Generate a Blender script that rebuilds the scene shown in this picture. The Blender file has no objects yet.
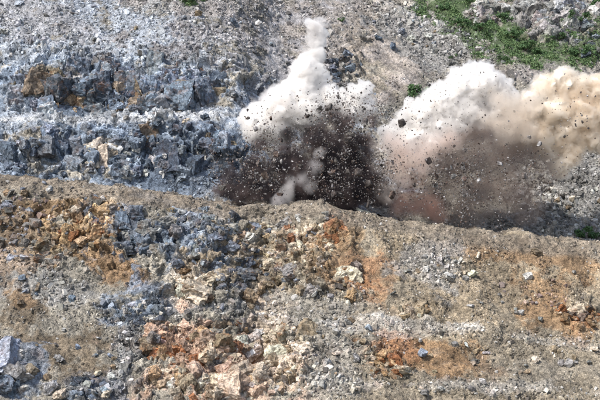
import bpy, bmesh, math, random
import numpy as np
from mathutils import Vector, Matrix, Euler
from mathutils.bvhtree import BVHTree

R = math.radians
random.seed(7)
rng = np.random.default_rng(7)
scene = bpy.context.scene
col = scene.collection

# ------------------------------------------------------------------ camera
FOC = 1125.0                      # focal length in photo pixels (600 wide)
CAMY = -150.0
cam_d = bpy.data.cameras.new('camera')
cam = bpy.data.objects.new('camera', cam_d); col.objects.link(cam)
cam.location = (0, CAMY, 0); cam.rotation_euler = (R(90), 0, 0)
cam_d.sensor_width = 36; cam_d.lens = 36 * FOC / 600
cam_d.clip_start = 1; cam_d.clip_end = 3000
scene.camera = cam

# ------------------------------------------------------------------ light
SUN_DIR = Vector((-0.50, -0.42, 0.80)).normalized()     # towards the sun
world = bpy.data.worlds.new('World'); scene.world = world
world.use_nodes = True
wn = world.node_tree
bg = wn.nodes['Background']; bg.inputs['Strength'].default_value = 0.14
sky = wn.nodes.new('ShaderNodeTexSky'); sky.sky_type = 'NISHITA'; sky.sun_disc = False
sky.sun_elevation = math.asin(SUN_DIR.z)
sky.sun_rotation = math.atan2(SUN_DIR.x, SUN_DIR.y)
sky.dust_density = 2.0
wn.links.new(sky.outputs[0], bg.inputs['Color'])
sl = bpy.data.lights.new('sun', 'SUN'); sl.energy = 3.7; sl.angle = R(5.0); sl.color = (1, 0.965, 0.91)
so = bpy.data.objects.new('sun', sl); col.objects.link(so)
so.rotation_euler = SUN_DIR.to_track_quat('Z', 'Y').to_euler()
so.location = (-60, -80, 120)

vs = scene.view_settings
vs.view_transform = 'Standard'; vs.look = 'None'; vs.gamma = 1; vs.use_curve_mapping = False
vs.exposure = 0.5
scene.render.engine = 'CYCLES'
cy = scene.cycles
cy.use_denoising = True
cy.denoiser = 'OPENIMAGEDENOISE'
cy.denoising_input_passes = 'RGB_ALBEDO_NORMAL'
cy.max_bounces = 12; cy.diffuse_bounces = 3; cy.glossy_bounces = 2; cy.transparent_max_bounces = 12
cy.volume_bounces = 7; cy.volume_max_steps = 256
cy.caustics_reflective = False; cy.caustics_refractive = False

# ------------------------------------------------------------------ helpers
def pix(X, Y, Z):
    d = Y - CAMY
    return 300 + X / d * FOC, 200 - Z / d * FOC

def sstep(a, b, x):
    t = np.clip((x - a) / (b - a), 0, 1)
    return t * t * (3 - 2 * t)

def hash3(i, j, k, s):
    h = (i.astype(np.uint32) * np.uint32(374761393) + j.astype(np.uint32) * np.uint32(668265263)
         + k.astype(np.uint32) * np.uint32(2147483647) + np.uint32((s * 3266489917) & 0xFFFFFFFF))
    h = (h ^ (h >> np.uint32(13))) * np.uint32(1274126177)
    h = (h ^ (h >> np.uint32(16))) * np.uint32(2246822519)
    return h ^ (h >> np.uint32(15))

def rnd(h, n):
    h = (h ^ np.uint32((n * 2654435761) & 0xFFFFFFFF)) * np.uint32(2246822519)
    h = (h ^ (h >> np.uint32(13))) * np.uint32(3266489917)
    h = h ^ (h >> np.uint32(16))
    return h.astype(np.float64) / 4294967295.0

def perlin(p, seed=0):
    i = np.floor(p).astype(np.int64); f = p - i
    u = f * f * f * (f * (f * 6 - 15) + 10)
    out = np.zeros(len(p))
    for dx in (0, 1):
        wx = u[:, 0] if dx else 1 - u[:, 0]
        for dy in (0, 1):
            wy = u[:, 1] if dy else 1 - u[:, 1]
            for dz in (0, 1):
                wz = u[:, 2] if dz else 1 - u[:, 2]
                h = hash3(i[:, 0] + dx, i[:, 1] + dy, i[:, 2] + dz, seed)
                gx = rnd(h, 1) * 2 - 1; gy = rnd(h, 2) * 2 - 1; gz = rnd(h, 3) * 2 - 1
                out += wx * wy * wz * (gx * (f[:, 0] - dx) + gy * (f[:, 1] - dy) + gz * (f[:, 2] - dz))
    return out * 1.6

def fbm(p, sc, octv=4, seed=0, gain=0.5):
    o = np.zeros(len(p)); a = 1.0
    for k in range(octv):
        o += a * perlin(p * sc + 17.3 * k, seed + k); a *= gain; sc *= 2.07
    return o

def facets(p, size, seed, tilt=0.8, frame=None, an=(1, 1, 1)):
    """broken-rock relief: each Voronoi cell is a flat tilted facet at its own height"""
    q = p @ np.array(frame).T if frame is not None else p
    q = q / (size * np.array(an))
    i = np.floor(q).astype(np.int64)
    best = np.full(len(q), 1e9); bh = np.zeros(len(q), np.uint32); bd = np.zeros_like(q)
    for dx in (-1, 0, 1):
        for dy in (-1, 0, 1):
            for dz in (-1, 0, 1):
                h = hash3(i[:, 0] + dx, i[:, 1] + dy, i[:, 2] + dz, seed)
                c = np.stack([i[:, 0] + dx + rnd(h, 1), i[:, 1] + dy + rnd(h, 2), i[:, 2] + dz + rnd(h, 3)], 1)
                dv = q - c; d = (dv * dv).sum(1)
                m = d < best
                best[m] = d[m]; bh[m] = h[m]; bd[m] = dv[m]
    t = np.stack([rnd(bh, 4), rnd(bh, 5), rnd(bh, 6)], 1) * 2 - 1
    return ((rnd(bh, 7) - 0.5) + tilt * (t * bd).sum(1)) * size, rnd(bh, 8)

def blob(px, py, cx, cy_, rx, ry, rot=0.0, soft=0.35, warp=None):
    a = R(rot); dx = px - cx; dy = py - cy_
    u = (dx * math.cos(a) + dy * math.sin(a)) / rx
    v = (-dx * math.sin(a) + dy * math.cos(a)) / ry
    r = np.sqrt(u * u + v * v)
    if warp is not None:
        r = r + warp
    return 1 - sstep(1 - soft, 1 + soft, r)

def tag(o, label=None, cat=None, group=None, kind=None):
    if label: o['label'] = label
    if cat: o['category'] = cat
    if group: o['group'] = group
    if kind: o['kind'] = kind
    return o

def empty(name, loc=(0, 0, 0)):
    o = bpy.data.objects.new(name, None); col.objects.link(o); o.location = loc
    o.empty_display_size = 0.5
    return o

def mesh_np(name, v, f):
    me = bpy.data.meshes.new(name)
    v = np.asarray(v, np.float32); f = np.asarray(f, np.int32)
    n = f.shape[1]
    me.vertices.add(len(v)); me.vertices.foreach_set('co', v.ravel())
    me.loops.add(f.size); me.loops.foreach_set('vertex_index', f.ravel())
    me.polygons.add(len(f))
    me.polygons.foreach_set('loop_start', np.arange(0, f.size, n, dtype=np.int32))
    me.polygons.foreach_set('loop_total', np.full(len(f), n, np.int32))
    me.update(calc_edges=True)
    return me

# ------------------------------------------------------------------ materials
def new_mat(name):
    m = bpy.data.materials.new(name); m.use_nodes = True
    nt = m.node_tree
    b = nt.nodes['Principled BSDF']
    b.inputs['Roughness'].default_value = 0.9
    b.inputs['Specular IOR Level'].default_value = 0.25
    return m, nt, b

def N(nt, t, **kw):
    n = nt.nodes.new(t)
    for k, v in kw.items():
        setattr(n, k, v)
    return n

def mul_range(nt, src, lo, hi, f0=0.3, f1=0.7):
    m = N(nt, 'ShaderNodeMapRange'); m.inputs[1].default_value = f0; m.inputs[2].default_value = f1
    m.inputs[3].default_value = lo; m.inputs[4].default_value = hi
    nt.links.new(src, m.inputs[0]); return m.outputs[0]

def noise(nt, vec, scale, detail=4, rough=0.6):
    n = N(nt, 'ShaderNodeTexNoise'); n.inputs['Scale'].default_value = scale
    n.inputs['Detail'].default_value = detail; n.inputs['Roughness'].default_value = rough
    nt.links.new(vec, n.inputs['Vector']); return n

def scale_col(nt, c, f):
    m = N(nt, 'ShaderNodeVectorMath', operation='SCALE')
    nt.links.new(c, m.inputs[0]); nt.links.new(f, m.inputs['Scale']); return m.outputs[0]

def mixc(nt, fac, a, b, blend='MIX'):
    m = N(nt, 'ShaderNodeMix', data_type='RGBA', blend_type=blend)
    for s, v in ((m.inputs[0], fac), (m.inputs[6], a), (m.inputs[7], b)):
        if hasattr(v, 'is_linked'): nt.links.new(v, s)
        elif isinstance(v, tuple): s.default_value = (*v, 1)
        else: s.default_value = v
    return m.outputs[2]

def rock_nodes(nt, b, colour, rust_amount, stain=(0.26, 0.12, 0.05), bump=0.8, fine=2.2):
    geo = N(nt, 'ShaderNodeNewGeometry'); P = geo.outputs['Position']
    n1 = noise(nt, P, 0.55, 5, 0.65); n2 = noise(nt, P, fine, 6, 0.7); n3 = noise(nt, P, 7, 3, 0.7)
    c = scale_col(nt, colour, mul_range(nt, n1.outputs[0], 0.5, 1.55))
    c = scale_col(nt, c, mul_range(nt, n2.outputs[0], 0.42, 1.65))
    ns = noise(nt, P, 0.8, 5, 0.7)
    f = mul_range(nt, ns.outputs[0], 0, 1, 0.5, 0.66)
    mm = N(nt, 'ShaderNodeMath', operation='MULTIPLY'); nt.links.new(f, mm.inputs[0]); nt.links.new(rust_amount, mm.inputs[1])
    c = mixc(nt, mm.outputs[0], c, stain)
    # pale weathered patches
    np_ = noise(nt, P, 1.7, 5, 0.75)
    f2 = mul_range(nt, np_.outputs[0], 0, 0.4, 0.56, 0.72)
    c = mixc(nt, f2, c, (0.58, 0.55, 0.50))
    # dark joints
    vo = N(nt, 'ShaderNodeTexVoronoi', feature='DISTANCE_TO_EDGE'); vo.inputs['Scale'].default_value = 1.4
    wv = N(nt, 'ShaderNodeVectorMath', operation='MULTIPLY_ADD')
    wv.inputs[1].default_value = (0.6, 0.6, 0.6); nt.links.new(n2.outputs[1], wv.inputs[0]); nt.links.new(P, wv.inputs[2])
    nt.links.new(wv.outputs[0], vo.inputs['Vector'])
    f3 = mul_range(nt, vo.outputs[0], 0.62, 1.0, 0.0, 0.03)
    c = scale_col(nt, c, f3)
    nt.links.new(c, b.inputs['Base Color'])
    add = N(nt, 'ShaderNodeMath', operation='ADD'); nt.links.new(n2.outputs[0], add.inputs[0])
    m3 = N(nt, 'ShaderNodeMath', operation='MULTIPLY_ADD'); m3.inputs[1].default_value = 0.35
    nt.links.new(n3.outputs[0], m3.inputs[0]); nt.links.new(f3, add.inputs[1]); nt.links.new(add.outputs[0], m3.inputs[2])
    bp = N(nt, 'ShaderNodeBump'); bp.inputs['Strength'].default_value = bump; bp.inputs['Distance'].default_value = 0.35
    nt.links.new(m3.outputs[0], bp.inputs['Height']); nt.links.new(bp.outputs[0], b.inputs['Normal'])

M_rock, nt, b = new_mat('fractured_rock')
oi = N(nt, 'ShaderNodeObjectInfo')
rock_nodes(nt, b, oi.outputs['Color'], oi.outputs['Alpha'])

M_stone, nt, b = new_mat('loose_stone')
at = N(nt, 'ShaderNodeAttribute', attribute_type='INSTANCER', attribute_name='col')
geo = N(nt, 'ShaderNodeNewGeometry')
n1 = noise(nt, geo.outputs['Position'], 5, 3, 0.7)
nt.links.new(scale_col(nt, at.outputs['Color'], mul_range(nt, n1.outputs[0], 0.65, 1.35)), b.inputs['Base Color'])

M_ter, nt, b = new_mat('quarry_ground')
at = N(nt, 'ShaderNodeAttribute', attribute_name='col')
atr = N(nt, 'ShaderNodeAttribute', attribute_name='rock')
geo = N(nt, 'ShaderNodeNewGeometry'); P = geo.outputs['Position']
c = at.outputs['Color']
nA = noise(nt, P, 0.35, 5, 0.6); c = scale_col(nt, c, mul_range(nt, nA.outputs[0], 0.62, 1.42))
nB = noise(nt, P, 2.6, 5, 0.7); c = scale_col(nt, c, mul_range(nt, nB.outputs[0], 0.5, 1.58))
v1 = N(nt, 'ShaderNodeTexVoronoi'); v1.inputs['Scale'].default_value = 6.5; nt.links.new(P, v1.inputs['Vector'])
v2 = N(nt, 'ShaderNodeTexVoronoi'); v2.inputs['Scale'].default_value = 15.0; nt.links.new(P, v2.inputs['Vector'])
s1 = N(nt, 'ShaderNodeSeparateColor'); nt.links.new(v1.outputs['Color'], s1.inputs[0])
s2 = N(nt, 'ShaderNodeSeparateColor'); nt.links.new(v2.outputs['Color'], s2.inputs[0])
c = scale_col(nt, c, mul_range(nt, s1.outputs[0], 0.72, 1.35, 0, 1))
c = scale_col(nt, c, mul_range(nt, s2.outputs[0], 0.72, 1.32, 0, 1))
nt.links.new(c, b.inputs['Base Color'])
hA = N(nt, 'ShaderNodeMath', operation='SUBTRACT'); nt.links.new(nB.outputs[0], hA.inputs[0]); nt.links.new(v1.outputs['Distance'], hA.inputs[1])
bp = N(nt, 'ShaderNodeBump'); bp.inputs['Strength'].default_value = 0.55; bp.inputs['Distance'].default_value = 0.15
nt.links.new(hA.outputs[0], bp.inputs['Height']); nt.links.new(bp.outputs[0], b.inputs['Normal'])

def leaf_mat(name, c0, c1):
    m, nt, b = new_mat(name)
    geo = N(nt, 'ShaderNodeNewGeometry')
    n = noise(nt, geo.outputs['Position'], 1.3, 4, 0.7)
    r = N(nt, 'ShaderNodeTexWhiteNoise', noise_dimensions='1D'); nt.links.new(geo.outputs['Random Per Island'], r.inputs['W'])
    f = N(nt, 'ShaderNodeMath', operation='MULTIPLY_ADD'); f.inputs[1].default_value = 0.5
    nt.links.new(r.outputs['Value'], f.inputs[0]); nt.links.new(mul_range(nt, n.outputs[0], 0, 0.5), f.inputs[2])
    nt.links.new(mixc(nt, f.outputs[0], c0, c1), b.inputs['Base Color'])
    b.inputs['Roughness'].default_value = 0.7
    return m
M_leaf = leaf_mat('shrub_leaf', (0.035, 0.085, 0.034), (0.10, 0.165, 0.065))
M_grass = leaf_mat('hillside_grass', (0.055, 0.125, 0.05), (0.19, 0.25, 0.11))
M_bark, nt, b = new_mat('bark'); b.inputs['Base Color'].default_value = (0.09, 0.065, 0.045, 1)

# ------------------------------------------------------------------ colours (linear base colours of the rock itself)
C = dict(blue=(0.16, 0.197, 0.25), dblue=(0.065, 0.085, 0.115), cream=(0.55, 0.465, 0.36), pink=(0.40, 0.285, 0.215),
         ochre=(0.40, 0.275, 0.155), rust=(0.27, 0.105, 0.042), grey=(0.205, 0.20, 0.19), pale=(0.45, 0.44, 0.42),
         tan=(0.245, 0.192, 0.128), earth=(0.19, 0.122, 0.068), dark=(0.07, 0.067, 0.064), mauve=(0.215, 0.193, 0.182),
         green=(0.06, 0.085, 0.04), scree=(0.20, 0.183, 0.155), gblue=(0.265, 0.29, 0.325), brown=(0.115, 0.09, 0.062))

# ------------------------------------------------------------------ terrain
CREST = np.array([(-120, 168), (-40, 172), (0, 177), (60, 183), (130, 190), (190, 199), (240, 206), (285, 204), (320, 203), (345, 208), (380, 214),
                  (410, 222), (450, 228), (520, 236), (600, 244), (660, 250), (760, 258)], float)
def crest_z(X):
    px = 300 + X / 150 * FOC
    return (200 - np.interp(px, CREST[:, 0], CREST[:, 1])) / FOC * 150

# zones painted on the ground: (cx, cy, rx, ry, rot, colour, strength)  -- colours the rock and earth really have
ZF = [
    (30, 280, 80, 22, 20, 'grey', .7), (62, 350, 62, 36, 12, 'brown', .92), (128, 350, 14, 48, 18, 'grey', .8),
    (120, 268, 40, 20, 25, 'earth', .9), (85, 215, 45, 28, 0, 'ochre', .75), (30, 235, 40, 40, 0, 'earth', .6),
    (60, 188, 90, 8, 7, 'brown', .9), (190, 203, 60, 8, 6, 'earth', .5),
    (190, 246, 66, 34, 18, 'blue', .75), (150, 232, 32, 18, 0, 'dblue', .6), (240, 262, 30, 40, 30, 'dblue', .7), (140, 305, 40, 22, -10, 'blue', .8),
    (195, 285, 30, 22, 0, 'cream', .7), (270, 255, 50, 40, 0, 'tan', .8), (300, 240, 30, 25, 0, 'cream', .5),
    (335, 232, 18, 24, 20, 'rust', .75), (355, 268, 36, 48, -20, 'earth', .95), (400, 250, 60, 40, 0, 'tan', .6), (372, 275, 30, 30, 40, 'rust', .35),
    (230, 312, 90, 14, -4, 'grey', .8), (320, 320, 60, 30, 0, 'scree', .8),
    (225, 362, 95, 45, 0, 'pink', .85), (255, 355, 50, 35, 0, 'cream', .6), (180, 360, 35, 30, 0, 'rust', .35), (230, 375, 25, 30, 30, 'rust', .3),
    (335, 345, 30, 50, 0, 'scree', .9), (325, 305, 40, 12, 0, 'scree', .8), (132, 345, 16, 40, 15, 'grey', .8),
    (500, 290, 120, 60, 0, 'tan', .55), (520, 256, 90, 13, 6, 'earth', .8), (540, 285, 34, 16, 25, 'earth', .8), (560, 322, 56, 20, 10, 'earth', .85), (580, 315, 22, 14, 0, 'rust', .4),
    (445, 362, 58, 18, 4, 'earth', .95), (385, 365, 26, 18, 0, 'rust', .35), (400, 327, 110, 6, 3, 'pale', .28), (540, 340, 90, 6, 8, 'pale', .2),
    (480, 388, 130, 6, 2, 'pale', .28), (430, 265, 40, 25, 20, 'grey', .7), (540, 372, 70, 16, 5, 'scree', .35),
    (15, 375, 30, 30, 0, 'blue', .6), (90, 392, 30, 20, 0, 'dblue', .5),
]
ZB = [
    (120, 90, 220, 130, 0, 'gblue', .95), (110, 88, 120, 32, 0, 'blue', .9), (70, 92, 50, 22, 0, 'dblue', .55), (110, 150, 140, 30, 0, 'blue', .85), (200, 160, 50, 35, 0, 'dblue', .6),
    (60, 80, 25, 14, 0, 'tan', .5), (115, 119, 140, 4, 0, 'pale', .5), (30, 20, 90, 18, 15, 'mauve', .5), (190, 5, 60, 14, 0, 'scree', .6),
    (300, 35, 130, 60, 0, 'mauve', .7), (385, 55, 45, 42, 35, 'tan', .45), (395, 60, 40, 30, 35, 'mauve', .6),
    (435, 40, 60, 25, 25, 'grey', .8), (570, 190, 60, 50, 0, 'grey', .8), (545, 210, 60, 30, 0, 'dark', .25),
    (500, 30, 85, 24, 28, 'green', .95), (450, 5, 45, 14, 15, 'green', .9), (585, 48, 28, 20, 0, 'green', .9), (560, 78, 60, 10, 0, 'mauve', .8),
    (545, 18, 34, 24, 0, 'grey', .9), (486, 14, 20, 11, 0, 'grey', .8),
]
# places where bare jointed rock breaks through: (cx, cy, rx, ry, rot, relief in m)
OF = [(85, 222, 48, 32, -10, 1.3), (185, 250, 85, 48, 15, 1.3), (285, 250, 62, 42, 0, 1.2), (225, 362, 95, 42, 0, 1.5), (140, 306, 36, 18, -8, 1.2),
      (15, 372, 30, 32, 0, .5), (385, 367, 26, 18, 0, .8), (580, 312, 26, 16, 0, .8), (420, 312, 24, 10, -8, .6), (350, 278, 18, 20, 0, .8), (20, 215, 40, 30, 0, .7), (90, 392, 26, 16, 0, .8)]
OB = [(115, 88, 130, 32, 2, 1.9), (110, 150, 145, 30, 0, 1.6), (345, 66, 20, 20, 0, 1.3), (545, 18, 36, 25, 0, 1.6), (486, 14, 22, 12, 0, 1.1), (590, 45, 16, 22, 0, .9),
      (195, 55, 50, 16, 10, .8), (40, 60, 60, 18, 0, .9), (550, 200, 40, 20, 0, .6)]
JF = Euler((R(18), R(-14), R(27))).to_matrix()

def build_sheet(name, base, rowsN, colsN, zones, outs, base_col, seed, crest=False):
    """base: (rows, cols, 3) smooth surface -> displaced structure mesh"""
    B = base.reshape(-1, 3)
    du = np.gradient(base, axis=1); dv = np.gradient(base, axis=0)
    nrm = np.cross(du, dv).reshape(-1, 3); nrm /= np.linalg.norm(nrm, axis=1)[:, None]
    k = max(3, rowsN // 60)                                   # smooth the normals along the profile
    px, py = pix(B[:, 0], B[:, 1], B[:, 2])
    w = fbm(B, 0.22, 4, seed + 50) * 0.75
    lip = (py - np.interp(px, CREST[:, 0], CREST[:, 1]) + w * 5) if crest else None
    m = np.zeros(len(B))
    for (cx, cy_, rx, ry, rot, amp) in outs:
        m = np.maximum(m, blob(px, py, cx, cy_, rx, ry, rot, 0.3, w) * amp)
    if crest: m = m * sstep(6, 18, lip)
    h = fbm(B, 0.07, 3, seed) * (.5 if crest else 1.1) + fbm(B, 0.3, 4, seed + 9) * 0.5
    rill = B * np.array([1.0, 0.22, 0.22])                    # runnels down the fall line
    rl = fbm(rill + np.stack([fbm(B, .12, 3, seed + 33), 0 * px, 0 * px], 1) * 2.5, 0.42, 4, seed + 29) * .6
    if not crest:                                              # a chute that sheds its stones sideways
        sk = np.stack([B[:, 0] * .62 + B[:, 2] * .60, B[:, 0] * .06, B[:, 2] * .06], 1) * 1.4
        t_ = sstep(335, 385, px) * (1 - sstep(470, 520, px))
        rl = rl * (1 - t_) + fbm(sk, 0.5, 4, seed + 30) * t_
    h += rl * 0.42 * np.clip(1 - m, 0, 1)
    h += np.abs(fbm(B, 1.1, 3, seed + 19)) * 0.16
    fine, fr = facets(B, 0.6, seed + 3, 1.0)
    h += fine * 0.13 * np.clip(1.2 - m, 0.15, 1) * sstep(-.5, .7, fbm(B, .25, 3, seed + 71))
    fr3 = np.full(len(B), .5)
    i = m > 0.02
    Bw = B[i] + np.stack([fbm(B[i], 0.3, 2, seed + 90 + k) for k in range(3)], 1) * 0.7
    f1, r1 = facets(Bw, 4.2, seed + 1, 0.9, JF, (1.0, 1, 0.6))
    f2, r2 = facets(Bw, 1.7, seed + 2, 1.0, JF, (1.0, 1, 0.6))
    f4, r4 = facets(Bw, 0.75, seed + 4, 1.0, JF, (1.0, 1, 0.7))
    h[i] += np.minimum(m[i], 1.25) * (0.24 * f1 + 0.36 * f2 + 0.34 * f4 + 0.1)
    fr3[i] = 0.4 * r1 + 0.35 * r2 + 0.25 * r4
    V = B + nrm * h[:, None]
    cc = np.tile(np.array(base_col(px, py)), (1, 1)) if not callable(base_col) else base_col(px, py)
    w2 = fbm(B, 0.16, 6, seed + 80, 0.72) * 0.8
    w2[i] += np.clip(m[i], 0, 1) * ((r1 - .5) * 0.9 + (r2 - .5) * 0.7)
    for (cx, cy_, rx, ry, rot, cn, st) in zones:
        f = (blob(px, py, cx, cy_, rx, ry, rot, 0.26, w2) * st)[:, None]
        cc = cc * (1 - f) + np.array(C[cn]) * f
    if lip is not None:
        f = (sstep(-1.0, 0.0, lip) * (1 - sstep(12.0, 20.0, lip)))[:, None] * .85
        cc = cc * (1 - f) + np.array((.17, .143, .112)) * f
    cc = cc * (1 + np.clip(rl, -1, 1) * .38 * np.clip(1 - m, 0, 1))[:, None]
    # each broken facet of bare rock has a tone of its own
    mm = np.clip(m, 0, 1)
    tone = 1 + mm * (fr3 - 0.5) * 1.5
    cc = cc * tone[:, None] * (1 + (fr - 0.5) * 0.3)[:, None]
    idx = np.arange(rowsN * colsN).reshape(rowsN, colsN)
    F = np.stack([idx[:-1, :-1], idx[:-1, 1:], idx[1:, 1:], idx[1:, :-1]], -1).reshape(-1, 4)
    me = mesh_np(name, V, F)
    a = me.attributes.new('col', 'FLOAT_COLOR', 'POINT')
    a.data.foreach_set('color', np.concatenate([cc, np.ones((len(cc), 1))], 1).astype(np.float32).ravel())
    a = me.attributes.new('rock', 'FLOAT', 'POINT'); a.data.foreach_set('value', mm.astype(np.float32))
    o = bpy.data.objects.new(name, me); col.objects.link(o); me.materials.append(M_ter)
    tag(o, kind='structure')
    return o, V, F, cc, mm

def profile_rows(pts, n, wt=None):
    """pts: list of (Y, Z) arrays per column -> n rows evenly spread along the line"""
    P = np.stack([np.stack(p, -1) for p in pts], 0)           # K, cols, 2
    seg = np.linalg.norm(np.diff(P, axis=0), axis=2).mean(1)
    if wt is not None: seg = seg * np.array(wt)
    s = np.concatenate([[0], np.cumsum(seg)]); t = np.linspace(0, s[-1], n)
    k = np.clip(np.searchsorted(s, t, side='right') - 1, 0, len(seg) - 1)
    f = ((t - s[k]) / seg[k])[:, None, None]
    out = P[k] * (1 - f) + P[k + 1] * f
    # soften the corners of the profile
    for _ in range(8):
        out[1:-1] = 0.25 * out[:-2] + 0.5 * out[1:-1] + 0.25 * out[2:]
    return out

# lower slope: from the pit up to the blasted bench and across it
NC = 800
X = np.linspace(-50, 50, NC); zc = crest_z(X); one = np.ones(NC)
wob = np.interp(X, np.linspace(-50, 50, 21), np.random.default_rng(3).normal(0, 0.7, 21))
led = sstep(2, 14, X) * 1.4                                     # a narrow ledge on the gravel side
pts = [(-44 * one, zc - 36), (-30 * one, zc - 25.0), (-21.5 * one, zc - 18.8 - 0.2 * led), (-19.6 * one - led, zc - 18.2), (-15.6 * one, zc - 14.4), (-13.8 * one - led, zc - 13.6), (-7 * one, zc - 6.5),
       (-2.0 * one, zc - 1.5), (0.3 * one, zc), (2.0 * one, zc - 0.15), (15.5 * one, zc - 0.4), (19 * one, zc - 0.5)]
for i in range(1, 8):
    pts[i] = (pts[i][0] + wob * min(1, i / 3), pts[i][1])
NR = 460
yz = profile_rows(pts, NR, [.2, 1, 1, 1, 1, 1, 1, 1, .8, .5, .3])
base = np.concatenate([np.tile(X, (NR, 1))[..., None], yz], -1)
def bcF(px, py):
    t = sstep(230, 400, px)[:, None]
    return np.array((.185, .168, .138)) * (1 - t) + np.array((.192, .162, .12)) * t
lower, LV, LF, LC, LM = build_sheet('lower_slope_terrain', base, NR, NC, ZF, OF, bcF, 11, True)

# upper slope
NC2 = 860
X2 = np.linspace(-76, 76, NC2); px2 = 300 + X2 / 172 * FOC
zb = crest_z(X2 * 150 / 168) - 0.6
wl = 1 - sstep(205, 300, px2)
one = np.ones(NC2)
def mixz(left, right): return left * wl + right * (1 - wl)
sl_ = 0.80
gul = 2.0 * np.sin(X2 * 0.17 + 1.0) + 1.3 * np.sin(X2 * 0.41)
Yp = [13, 14.5, 20.5, 24.5, 30.5, 47, 68, 100, 150]
Zl = [zb - .4, zb, 12.6 + 0 * one, 13.1 + 0 * one, 22.4 + 0 * one, 35.2 + 0 * one, 51.5 + 0 * one, 75 + 0 * one, 100 + 0 * one]
pts = []
for i, y in enumerate(Yp):
    zr = zb + (y - 14.5) * sl_ * (1 if y < 70 else 0.93) + (gul * 0.35 * min(1, (y - 13) / 15) if y > 14 else 0)
    if i == 0: zr = zb - .4
    pts.append((y * one + wl * 0.6 * np.sin(X2 * 0.33) * (1 < i < 6), mixz(Zl[i], zr)))
NR2 = 500
yz = profile_rows(pts, NR2, [1, 1, 1, 1.1, 1, 1, .15, .08])
# spend the rows where the camera looks
base = np.concatenate([np.tile(X2, (NR2, 1))[..., None], yz], -1)
def bcB(px, py):
    return np.tile(np.array(C['scree']), (len(px), 1))
upper, UV, UF, UC, UM = build_sheet('upper_slope_terrain', base, NR2, NC2, ZB, OB, bcB, 31)

# pit floor, far out to every side
g = mesh_np('pit_floor_ground', [(-900, -900, -36), (900, -900, -36), (900, -30, -36), (-900, -30, -36)], [(0, 1, 2, 3)])
a = g.attributes.new('col', 'FLOAT_COLOR', 'POINT'); a.data.foreach_set('color', np.tile(np.array([*C['scree'], 1], np.float32), 4))
go = bpy.data.objects.new('pit_floor_ground', g); col.objects.link(go); g.materials.append(M_ter); tag(go, kind='structure')

bvh = {'F': BVHTree.FromPolygons(LV.tolist(), LF.tolist()), 'B': BVHTree.FromPolygons(UV.tolist(), UF.tolist())}
CAMP = Vector((0, CAMY, 0))
def hit(px, py, which='FB'):
    d = Vector(((px - 300) / FOC, 1, (200 - py) / FOC)).normalized()
    best = None
    for k in which:
        loc, n, idx, dist = bvh[k].ray_cast(CAMP, d, 600)
        if loc is not None and (best is None or dist < best[2]):
            best = (loc, n if n.dot(d) < 0 else -n, dist, k, idx)
    return best

# ------------------------------------------------------------------ rock shapes
def rock_mesh(name, seed, dims=(1, .8, .6), cuts=6, rough=0.0, depth=(0.55, 0.9), mat=None):
    r = random.Random(seed)
    bm = bmesh.new(); bmesh.ops.create_cube(bm, size=1.0)
    for v in bm.verts:
        v.co = Vector((v.co.x * dims[0] * r.uniform(.85, 1.1), v.co.y * dims[1] * r.uniform(.85, 1.1), v.co.z * dims[2] * r.uniform(.85, 1.1)))
    for k in range(cuts):
        n = Vector((r.gauss(0, 1), r.gauss(0, 1), r.gauss(0, 1))).normalized()
        ext = max((v.co.dot(n) for v in bm.verts))
        gm = bm.verts[:] + bm.edges[:] + bm.faces[:]
        bmesh.ops.bisect_plane(bm, geom=gm, plane_co=n * ext * r.uniform(*depth), plane_no=n, clear_outer=True)
        ed = [e for e in bm.edges if e.is_boundary]
        if ed: bmesh.ops.holes_fill(bm, edges=ed, sides=0)
    bmesh.ops.remove_doubles(bm, verts=bm.verts, dist=0.01)
    if rough:
        bmesh.ops.triangulate(bm, faces=bm.faces)
        bmesh.ops.subdivide_edges(bm, edges=bm.edges, cuts=2, use_grid_fill=True)
        bmesh.ops.triangulate(bm, faces=bm.faces)
        bmesh.ops.subdivide_edges(bm, edges=bm.edges, cuts=1, use_grid_fill=True)
        bmesh.ops.triangulate(bm, faces=bm.faces)
        P_ = np.array([v.co[:] for v in bm.verts])
        f, _ = facets(P_, 0.42, seed + 5, 1.0, None, (1, 1, .6))
        f_, _ = facets(P_, 0.17, seed + 6, 1.0, None, (1, 1, .7))
        nz = fbm(P_, 5, 2, seed)
        for v, a_, b_ in zip(bm.verts, f * .30 + f_ * .24, nz):
            v.co += v.co.normalized() * (a_ + b_ * 0.03) * rough
    bmesh.ops.recalc_face_normals(bm, faces=bm.faces)
    me = bpy.data.meshes.new(name); bm.to_mesh(me); bm.free()
    me.materials.append(mat or M_rock)
    return me

BLOCKS = [rock_mesh('block', 100 + i, (1, random.uniform(.6, 1), random.uniform(.5, .9)), 7 + i % 4, depth=(.5, .85)) for i in range(30)]
BIGS = [rock_mesh('big_block', 300 + i, (1, random.uniform(.65, 1), random.uniform(.55, .95)), 9, 1.0, depth=(.5, .85)) for i in range(16)]
SLABS = [rock_mesh('slab', 500 + i, (1.2, random.uniform(.6, .9), random.uniform(.22, .36)), 6, depth=(.5, .85)) for i in range(10)]

FACES = [rock_mesh('face_block', 900 + i, (1, random.uniform(.7, .9), random.uniform(.9, 1.3)), 6 + i % 3, .85, depth=(.55, .92)) for i in range(18)]

def jit(c, s=0.16):
    k = math.exp(random.gauss(0, s)); return [max(0.02, min(0.58, v * k * math.exp(random.gauss(0, 0.018)))) for v in c]

def pick(pal):
    t = random.random() * sum(w for _, w in pal)
    for n_, w in pal:
        t -= w
        if t <= 0: return n_
    return pal[-1][0]

def blob1(x, y, e):
    cx, cy_, rx, ry, rot = e; a = R(rot); dx = x - cx; dy = y - cy_
    return math.hypot((dx * math.cos(a) + dy * math.sin(a)) / rx, (-dx * math.sin(a) + dy * math.cos(a)) / ry)

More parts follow.
